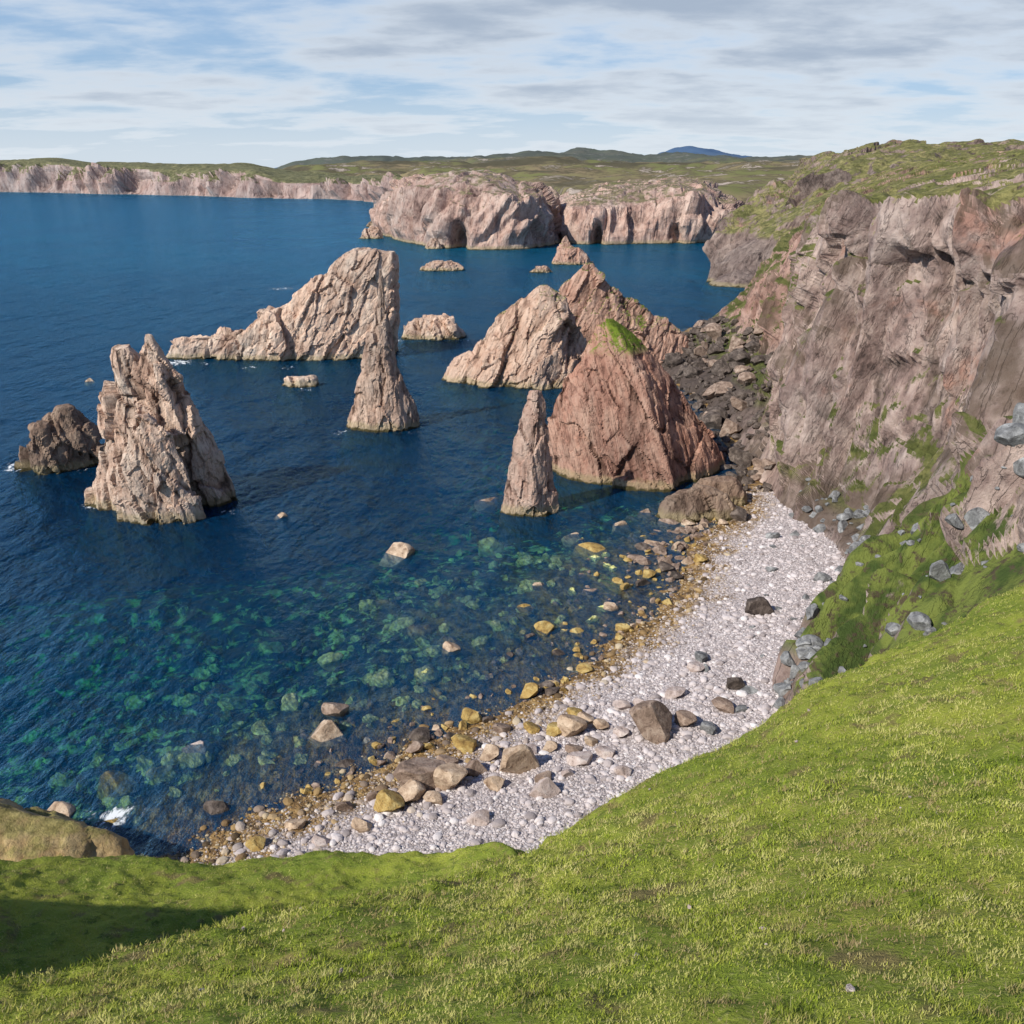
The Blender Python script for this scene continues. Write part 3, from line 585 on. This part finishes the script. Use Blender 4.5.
# ------------------------------------------------------------------ boulders
def bmat(name,a,b,c):
    m,nt=newmat(name)
    geo=N(nt,'ShaderNodeNewGeometry'); pos=geo.outputs['Position']
    n1=NOISE(nt,pos,1.1,8,.65,.5); n2=NOISE(nt,pos,5,6,.7)
    col=RAMP(nt,n1,[(.32,a),(.5,b),(.68,c)])
    col=MIX(nt,SM(nt,n2,.45,.3),col,[x*.5 for x in a])
    bp=N(nt,'ShaderNodeBump',{'Strength':.9,'Distance':.2,'Height':MA(nt,'ADD',n1,MA(nt,'MULTIPLY',n2,.4))})
    p=N(nt,'ShaderNodeBsdfPrincipled',{'Base Color':col,'Roughness':.8,'Normal':bp.outputs[0]}); p.inputs['Specular IOR Level'].default_value=.3
    nt.links.new(p.outputs[0],N(nt,'ShaderNodeOutputMaterial').inputs[0]); return m
BM={'brown':bmat("boulder_brown",(.11,.075,.055),(.27,.19,.145),(.44,.34,.27)),
'tan':bmat("boulder_tan",(.18,.11,.07),(.48,.35,.245),(.66,.52,.385)),
'yellow':bmat("boulder_yellow",(.15,.085,.03),(.42,.28,.09),(.58,.46,.2)),
'pink':bmat("boulder_pink",(.27,.20,.17),(.50,.40,.36),(.64,.56,.52)),
'dark':bmat("boulder_dark",(.035,.027,.022),(.10,.076,.063),(.23,.185,.155)),
'grey':bmat("boulder_grey",(.08,.08,.082),(.20,.20,.20),(.40,.40,.395)),
'sub':bmat("boulder_submerged",(.18,.18,.06),(.58,.58,.22),(.84,.82,.46))}
def bshape(i,cuts=11,lo=.42,hi=.80):
    bm=bmesh.new(); bmesh.ops.create_icosphere(bm,subdivisions=4,radius=1)
    V=np.array([v.co[:] for v in bm.verts]); Fc=np.array([[v.index for v in f.verts] for f in bm.faces]); bm.free()
    r=np.random.default_rng(900+i)
    for k in range(cuts):
        n=r.normal(size=3); n/=np.linalg.norm(n); h=r.uniform(lo,hi)
        e=np.maximum(0,V@n-h); V=V-e[:,None]*n
    V=V*(1+.04*fbm(V*2.2,i,4)[:,None]+.02*fbm(V*7,i+9,2)[:,None])
    V=V/np.abs(V).max(0)
    return V,Fc
SH=[bshape(i) for i in range(9)]
SR=[]
for i in range(6):
    v,f=bshape(40+i,8,.5,.9); v=v*(1+.38*fbm(v*1.5,60+i,3)[:,None]); SR.append((v/np.abs(v).max(0),f))
meshes={}
def boulder(x,y,w,col,hr=.6,top=None,label=None,group="boulders around the cove",zb=None):
    i=random.randrange(6) if col=='sub' else random.randrange(9); key=(i,col)
    if key not in meshes:
        S_=SR if col=='sub' else SH
        ob0=mk("boulder",S_[i][0],S_[i][1],BM[col],smooth=False,link=False); meshes[key]=ob0.data; bpy.data.objects.remove(ob0)
    ob=bpy.data.objects.new("boulder",meshes[key]); COL.objects.link(ob)
    if zb is None: zb=bz(x,y)
    h=w*hr/2
    zc=zb+h*.55 if top is None else top-h
    ob.location=(x,y,zc); ob.scale=(w/2,w/2*random.uniform(.7,1),h)
    ob.rotation_euler=(random.uniform(-.15,.15),random.uniform(-.2,.2),random.uniform(-.5,.5))
    tag(ob,None,label or {'dark':"dark wet boulder on the rocky shore",'sub':"pale weed-covered boulder under clear shallow water",'yellow':"ochre-stained boulder at the tide line",'tan':"tan angular boulder on the shore",'pink':"pale pink boulder lying on white shingle",'brown':"brown weathered boulder on the shore",'grey':"angular grey stone block on grassy slope"}[col],"boulder",group)
    return ob
def rubble(name,pts,mat,label,shp=None,sink=.15):
    """pts: list of (x,y,z,width)"""
    A=np.array(pts); VV=[];FF=[];o=0; shp=shp or SH
    for k,(x,y,z,w_) in enumerate(A):
        V0,F0=shp[k%len(shp)]; a=rng.random()*6.28; ca,sa=math.cos(a),math.sin(a)
        L=V0*np.array([w_/2,w_/2*rng.uniform(.6,1),w_/2*rng.uniform(.5,.9)])
        tx=rng.uniform(-.5,.5); L=np.stack([L[:,0],L[:,1]*math.cos(tx)-L[:,2]*math.sin(tx),L[:,1]*math.sin(tx)+L[:,2]*math.cos(tx)],1)
        VV.append(np.stack([L[:,0]*ca-L[:,1]*sa+x,L[:,0]*sa+L[:,1]*ca+y,L[:,2]+z+w_*sink],1)); FF.append(F0+o); o+=len(V0)
    mk(name,np.concatenate(VV),np.concatenate(FF),mat,smooth=False,kind="stuff",label=label)
random.seed(5)
for x,y,w,c,hr,lb in [(12.6,67.9,4.4,'brown',1.0,"large upright brown boulder on the white shingle"),(.3,64,4.4,'tan',.85,"large blocky tan boulder on the shingle"),(5.4,69.1,3.2,'tan',.8,None),(2.8,60.3,3,'pink',.7,None),
 (-7.5,62.7,5.2,'brown',.6,"long dark brown boulder leaning on the shingle"),(-5.3,62,3.4,'tan',.8,None),(-10.2,59.2,2.8,'yellow',.7,None),(-3.2,64,2.6,'brown',.8,None),(-4.3,67.9,2.6,'yellow',.75,"bright yellow lichen-stained boulder at the tide line"),
 (-3.9,73.1,2.2,'yellow',.8,None),(1.8,77.2,2.2,'yellow',.8,None),(4,69.4,2.2,'yellow',.6,None),(6,64.4,2.5,'pink',.6,None),(8.3,65.4,2,'pink',.6,None),(15.9,69.4,2.4,'brown',.7,None),
 (10.5,73.1,1.8,'pink',.6,None),(12.5,73.6,1.6,'pink',.5,None),(6.1,72.6,1.8,'yellow',.6,None),(8.2,69.9,1.8,'tan',.6,None),(3.4,66.8,1.6,'tan',.6,None),(-8.6,69.9,2.2,'dark',.6,None),
 (28.5,92.5,4.3,'dark',.7,"large dark boulder alone on pale shingle"),(-2.6,56.9,2,'pink',.5,None),(2.8,62,1.8,'brown',.6,None),(9.9,68.3,1.7,'pink',.6,None),(16,75,2.6,'pink',.4,None),(19,80,2.2,'pink',.4,None),(20,72,2.5,'brown',.5,None),
 (22,76,2.4,'dark',.7,None),(-12,57,1.8,'tan',.6,None),(-15,55.5,1.5,'pink',.5,None),(-1.5,61.5,1.8,'tan',.7,None),(1.6,66.6,1.5,'pink',.6,None),(-6.6,60,1.8,'tan',.6,None),(4.6,62.6,1.4,'pink',.6,None),(7.2,67.4,1.6,'tan',.7,None),
 (-8.6,60.6,2.6,'tan',.7,None),(-2,66.3,2,'tan',.7,None),(-.9,70.5,2,'brown',.6,None),(1.9,70.2,1.9,'yellow',.6,None),(-5.8,65.4,2.2,'brown',.6,None),(6.8,70.8,2,'tan',.7,None),(5.6,66.2,1.8,'brown',.6,None),(-11.6,60.8,2,'brown',.6,None),(-9.5,63.6,1.8,'yellow',.6,None),(9.4,62.2,1.6,'pink',.5,None),
 (-17.5,57.5,1.8,'tan',.6,None),(-20,55.2,1.6,'yellow',.6,None),(-14,59.6,1.8,'brown',.6,None)]:
    boulder(x,y,w,c,hr,label=lb,group="boulders on the shingle beach")
for x,y,w,c,t,lb in [(-17.4,71,4.0,'tan',1.6,"blocky pink-tan boulder standing in shallow water"),(-17.3,74,2.8,'brown',1.6,None),(-16,113,5,'tan',1.2,"domed tan rock breaking the water surface"),(-29.3,69.4,3.8,'pink',.5,"flat pale rock just above the surface"),
 (-35.5,64.7,4,'yellow',-.3,None),(-31.7,66.1,2.6,'sub',-.2,None),(-6.9,86.7,2.4,'tan',.7,None),(1.6,96.9,2.2,'yellow',.3,None),(3.4,103.4,2.4,'tan',.4,None),(7.5,90.6,1.7,'yellow',.4,None),(-1.4,93.8,2.2,'sub',-.2,None),(-3.7,89.4,2,'sub',-.2,None),
 (-14.9,66,2.2,'dark',.4,None),(20.4,116.6,4.6,'tan',.5,None),(16.3,124.3,4,'tan',.5,None),(11,114.8,5.5,'yellow',.4,None),(9.2,120.3,4,'tan',.5,None),(-3.9,134.3,4.4,'brown',1.0,None),(-3.6,119.6,5,'sub',-.1,None),(-35.7,127.2,2.2,'tan',.5,None),(-106.2,220.1,3,'tan',1.0,None),
 (-37.9,59.5,3,'tan',.7,None),(-32.7,58.8,3,'yellow',.6,None),(-24.8,60.6,2.5,'dark',.6,None),(-22.6,77.6,2.6,'sub',-.2,None),(-24.5,73.1,2.6,'sub',-.4,None),(-11.4,77.6,2.4,'sub',-.4,None),(-20.3,86.7,3,'sub',-.5,None),(-14,82.4,3.2,'sub',-.3,None),(-9.3,82.4,2.6,'sub',.1,None),
 (10,118,3,'dark',.4,None),(-19.3,67.6,2,'sub',-.2,None),(-22.5,67.3,2.2,'sub',-.2,None),(24,124.5,4,'brown',1.2,None),(34,126,4,'dark',2,None),(37.9,142.7,4,'dark',2,None),(36,137,5,'brown',2.6,None),(21,129,3,'brown',.8,None)]:
    boulder(x,y,w,c,.75,top=t,label=lb,group="rocks in the shallows")
def cand(n,xr,yr,sr):
    out=[]
    while len(out)<n:
        x=np.array([random.uniform(*xr) for _ in range(200)]); y=np.array([random.uniform(*yr) for _ in range(200)])
        s=sdist(x,y)
        for a,b,q in zip(x,y,s):
            if sr[0]<q<sr[1] and len(out)<n: out.append((a,b,q))
    return out
for x,y,s in cand(55,(-15,32),(66,130),(-10,2.0)):
    w=random.uniform(.8,1.9)*(1 if y<90 else 1.35); boulder(x,y,w,random.choice(['yellow','dark','yellow','tan','brown','dark']),random.uniform(.5,.8),group="boulders along the tide line")
for x,y,s in cand(44,(-45,12),(62,118),(-32,-6)):
    z0=bz(x,y); w=random.uniform(1.2,3.2); boulder(x,y,w,'sub',.5,top=min(-.35,z0+w*.4),group="rocks in the shallows")
rubble("tide_line_rocks",[(x,y,bz(x,y),random.uniform(.4,1.2)) for x,y,s in cand(190,(-22,34),(58,132),(-14,1.0))],BM['brown'],"scattered small brown rocks along the tide line")
rubble("weedy_rocks",[(x,y,bz(x,y),random.uniform(.4,1.2)) for x,y,s in cand(150,(-22,34),(58,132),(-11,1.0))],BM['yellow'],"scattered small ochre weedy rocks along the tide line")
rubble("weed_shelf_rocks",[(x,y,bz(x,y)-.2,random.uniform(.7,2.2)) for x,y,s in cand(80,(16,38),(104,136),(-14,0))],BM['brown'],"dark weed-covered rocks on the shelf beside the stack")
rubble("submerged_stones",[(x,y,bz(x,y)-.1,random.uniform(.5,1.8)) for x,y,s in cand(190,(-50,14),(58,122),(-34,-5))],BM['sub'],"pale stones lying under clear water",shp=SR)
Vc=GC.reshape(-1,3); nv_=GC.shape[1]
sub=[(i,j) for i in range(0,GC.shape[0]-2,2) for j in range(0,nv_-2,2)]
bvh=BVHTree.FromPolygons([tuple(v) for v in Vc],[(i*nv_+j,(i+2)*nv_+j,(i+2)*nv_+j+2,i*nv_+j+2) for i,j in sub if Vc[i*nv_+j][1]<275 and Vc[i*nv_+j][0]<75])
def ground(x,y):
    h=bvh.ray_cast(Vector((x,y,120)),Vector((0,0,-1))); z0=bz(x,y)
    return z0 if h[0] is None else max(z0,h[0].z)
k=0; rub=[]
while k<620:
    y=random.uniform(136,264); x=random.uniform(36,66); s=float(sdist(np.array([x]),np.array([y]))[0])
    if not (-3<s<26): continue
    z0=ground(x,y)
    if z0>9.5: continue
    k+=1
    if k<=70: boulder(x,y,random.uniform(2.4,5.6),random.choice(['dark','dark','brown','dark','dark','brown']),random.uniform(.6,1.0),label="dark angular boulder in the talus under the cliff",group="talus boulders",zb=z0)
    else: rub.append((x,y,z0,random.uniform(.8,2.6)))
rubble("talus",rub,BM['dark'],"dark angular rock debris heaped below the cliff")
rub=[]
for x,y,s in cand(420,(18,50),(66,134),(8,27)):
    z0=ground(x,y); e=bz(x,y)
    if e+.1<z0<6 or (z0<5 and random.random()<.10): rub.append((x,y,z0-.1,random.uniform(.5,2.4)))
rubble("scree",rub,BM['grey'],"dark fallen rocks along the cliff foot")
k=0
spots=[(46.5,77,3.8),(49,79,3.4),(51,82,3.0),(44.5,76,3.0),(40,72,2.0),(37,70,2.2),(34,66,1.9),(47,74,2.8),(50,76,3.2),(53,80,3.4),(45.5,74.5,2.4),(48.5,76.5,2.8),(42,74,2.4),(38.5,72.5,1.8),(46,79,3.0),(48,81,2.8),(47.8,78.2,2.6),(45.2,77.8,2.4)]
while k<34:
    if k<len(spots): x,y,w_=spots[k]
    else: x=random.uniform(26,56);y=random.uniform(60,90);w_=random.uniform(.8,2.0)
    k+=1
    boulder(x,y,w_,'grey',random.uniform(.8,1.3),zb=ground(x,y)-.3,group="grey stones on the scrub slope")
rubble("scrub_stones",[(x,y,ground(x,y)-.15,random.uniform(.3,1.3)) for x,y in [(random.uniform(26,58),random.uniform(58,94)) for _ in range(110)]],BM['grey'],"small grey stones strewn over the scrub slope")
pts=[]
for _ in range(4000):
    if len(pts)>=46: break
    i=rng.integers(60,330); j=rng.integers(90,450); q_=GF[i,j]
    if q_[1]>6 and q_[2]>12 and abs(q_[0])<q_[1]*.8: pts.append((q_[0],q_[1],q_[2],rng.uniform(.06,.2)))
rubble("turf_stones",pts,BM['pink'],"small pale stones lying in the turf",sink=.2)

# ------------------------------------------------------------------ pebbles
def ico(sub):
    bm=bmesh.new(); bmesh.ops.create_icosphere(bm,subdivisions=sub,radius=1)
    V=np.array([v.co[:] for v in bm.verts]); Fc=np.array([[v.index for v in f.verts] for f in bm.faces]); bm.free(); return V,Fc
def cobbles(n,sub,smin,smax,ylim):
    V0,F0=ico(sub)
    xs_=rng.uniform(-30,48,n*9); ys_=rng.uniform(47,ylim,n*9); s=sdist(xs_,ys_)
    dens=np.clip((s+2.5)/6,0.05,1)*np.clip(75/ys_,.4,1.2)
    ok=(s>-2.5)&(s<30)&(rng.random(len(s))<dens); xs_,ys_=xs_[ok][:n],ys_[ok][:n]; n=len(xs_)
    z_=beach_z(xs_,ys_)
    sz=smin+(smax-smin)*rng.random(n)**3
    S=np.stack([sz*rng.uniform(.8,1.3,n),sz*rng.uniform(.7,1,n),sz*rng.uniform(.4,.7,n)],1)
    a=rng.random(n)*6.28; ca,sa=np.cos(a),np.sin(a)
    L=V0[None]*S[:,None]*(1+rng.normal(0,.12 if sub==1 else .05,(n,len(V0),1)))
    X_=L[...,0]*ca[:,None]-L[...,1]*sa[:,None]; Y_=L[...,0]*sa[:,None]+L[...,1]*ca[:,None]
    VV=np.stack([X_+xs_[:,None],Y_+ys_[:,None],L[...,2]+(z_+S[:,2]*.3)[:,None]],2).reshape(-1,3)
    FF=(F0[None]+(np.arange(n)*len(V0))[:,None,None]).reshape(-1,3)
    col=np.zeros((n,len(V0),4)); wet=sstep(z_+rng.normal(0,.25,n),.75,.05); col[...,0]=rng.random(n)[:,None]; col[...,1]=wet[:,None]; col[...,2]=rng.random(n)[:,None]; col[...,3]=1
    return VV,FF,col.reshape(-1,4)
m,nt=newmat("cobble_stone")
at=N(nt,'ShaderNodeAttribute',attribute_name='tint'); sp=N(nt,'ShaderNodeSeparateColor',{0:at.outputs[0]})
col=RAMP(nt,sp.outputs[0],[(0,(.26,.22,.215)),(.2,(.44,.38,.37)),(.5,(.53,.465,.455)),(.85,(.61,.545,.535)),(1,(.71,.665,.65))])
wc=RAMP(nt,sp.outputs[2],[(0,(.06,.038,.016)),(.4,(.18,.105,.038)),(.75,(.38,.25,.10)),(1,(.50,.42,.30))])
col=MIX(nt,sp.outputs[1],col,wc)
p=N(nt,'ShaderNodeBsdfPrincipled',{'Base Color':col,'Roughness':.75})
nt.links.new(p.outputs[0],N(nt,'ShaderNodeOutputMaterial').inputs[0])
for nm,(a,b,c_) in {"cobbles":cobbles(56000,1,.06,.19,140),"stones":cobbles(4500,2,.13,.5,140)}.items():
    mk(nm,a,b,m,smooth=False,attrs={'tint':('FLOAT_COLOR',c_)},kind="stuff",label="pale pink and grey rounded beach stones")

# ------------------------------------------------------------------ sky, sun, camera
w=bpy.data.worlds.new("World"); scene.world=w; w.use_nodes=True; nt=w.node_tree; nt.nodes.clear()
EL=40; AZ=234
sky=N(nt,'ShaderNodeTexSky'); sky.sky_type='NISHITA'; sky.sun_disc=False; sky.sun_elevation=math.radians(EL); sky.sun_rotation=math.radians(AZ); sky.air_density=1.0; sky.dust_density=.4; sky.ozone_density=3.0
tc=N(nt,'ShaderNodeTexCoord').outputs['Generated']; sp=N(nt,'ShaderNodeSeparateXYZ',{0:tc})
zz=MA(nt,'ADD',MA(nt,'MAXIMUM',sp.outputs[2],0.0),.12)
pv=N(nt,'ShaderNodeCombineXYZ',{0:MA(nt,'DIVIDE',sp.outputs[0],zz),1:MA(nt,'DIVIDE',sp.outputs[1],zz),2:0.0}).outputs[0]
pm=N(nt,'ShaderNodeMapping',{'Vector':pv,'Rotation':(0,0,.10),'Scale':(.8,1.05,1)}).outputs[0]
c1=NOISE(nt,pm,1.25,9,.56,.15); c2=NOISE(nt,pm,.45,5,.5,.2); c3=NOISE(nt,pm,4.0,7,.6,.3)
cm=MA(nt,'ADD',MA(nt,'MULTIPLY',c1,.5),MA(nt,'ADD',MA(nt,'MULTIPLY',c2,.38),MA(nt,'MULTIPLY',c3,.12)))
bias=MA(nt,'ADD',MA(nt,'MULTIPLY',sp.outputs[2],.34),MA(nt,'MULTIPLY',sp.outputs[0],.10))
bias=MA(nt,'SUBTRACT',bias,MA(nt,'MULTIPLY',SM(nt,sp.outputs[2],.25,.6),.50))
mask=SM(nt,MA(nt,'ADD',cm,bias),.415,.56)
shade=SM(nt,MA(nt,'ADD',MA(nt,'ADD',cm,bias),MA(nt,'MULTIPLY',sp.outputs[2],.24)),.50,.66)
cc=MIX(nt,shade,(.80,.86,.93),(.42,.50,.62))
hz=SM(nt,sp.outputs[2],.10,.0)
cc=MIX(nt,MA(nt,'MULTIPLY',hz,.7),cc,(.82,.89,.95))
skc=MIX(nt,MA(nt,'MULTIPLY',SM(nt,sp.outputs[2],.55,.15),.6),MIX(nt,1.0,sky.outputs[0],(.75,.90,1.15),'MULTIPLY'),(3.9,5.6,7.7))
b1=N(nt,'ShaderNodeBackground',{'Color':skc,'Strength':.10}); b2=N(nt,'ShaderNodeBackground',{'Color':cc,'Strength':.95})
mx=N(nt,'ShaderNodeMixShader',{0:MA(nt,'MAXIMUM',MA(nt,'MULTIPLY',mask,.93),MA(nt,'MULTIPLY',hz,.65)),1:b1.outputs[0],2:b2.outputs[0]})
nt.links.new(mx.outputs[0],N(nt,'ShaderNodeOutputWorld').inputs[0])
sd=bpy.data.lights.new("sun",'SUN'); sd.energy=5.0; sd.angle=math.radians(.6); sd.color=(1,.95,.85)
so=bpy.data.objects.new("sun",sd); COL.objects.link(so); so.rotation_euler=(math.radians(90-EL),0,math.radians(-(AZ-180)))
cd=bpy.data.cameras.new("camera"); cd.sensor_width=36; cd.lens=36*887/1024; cd.clip_start=.1; cd.clip_end=90000
cam=bpy.data.objects.new("camera",cd); COL.objects.link(cam); cam.location=(0,0,50); cam.rotation_euler=(math.radians(90-21.2),0,0); scene.camera=cam
scene.view_settings.view_transform='Standard'; scene.view_settings.look='None'; scene.view_settings.exposure=0
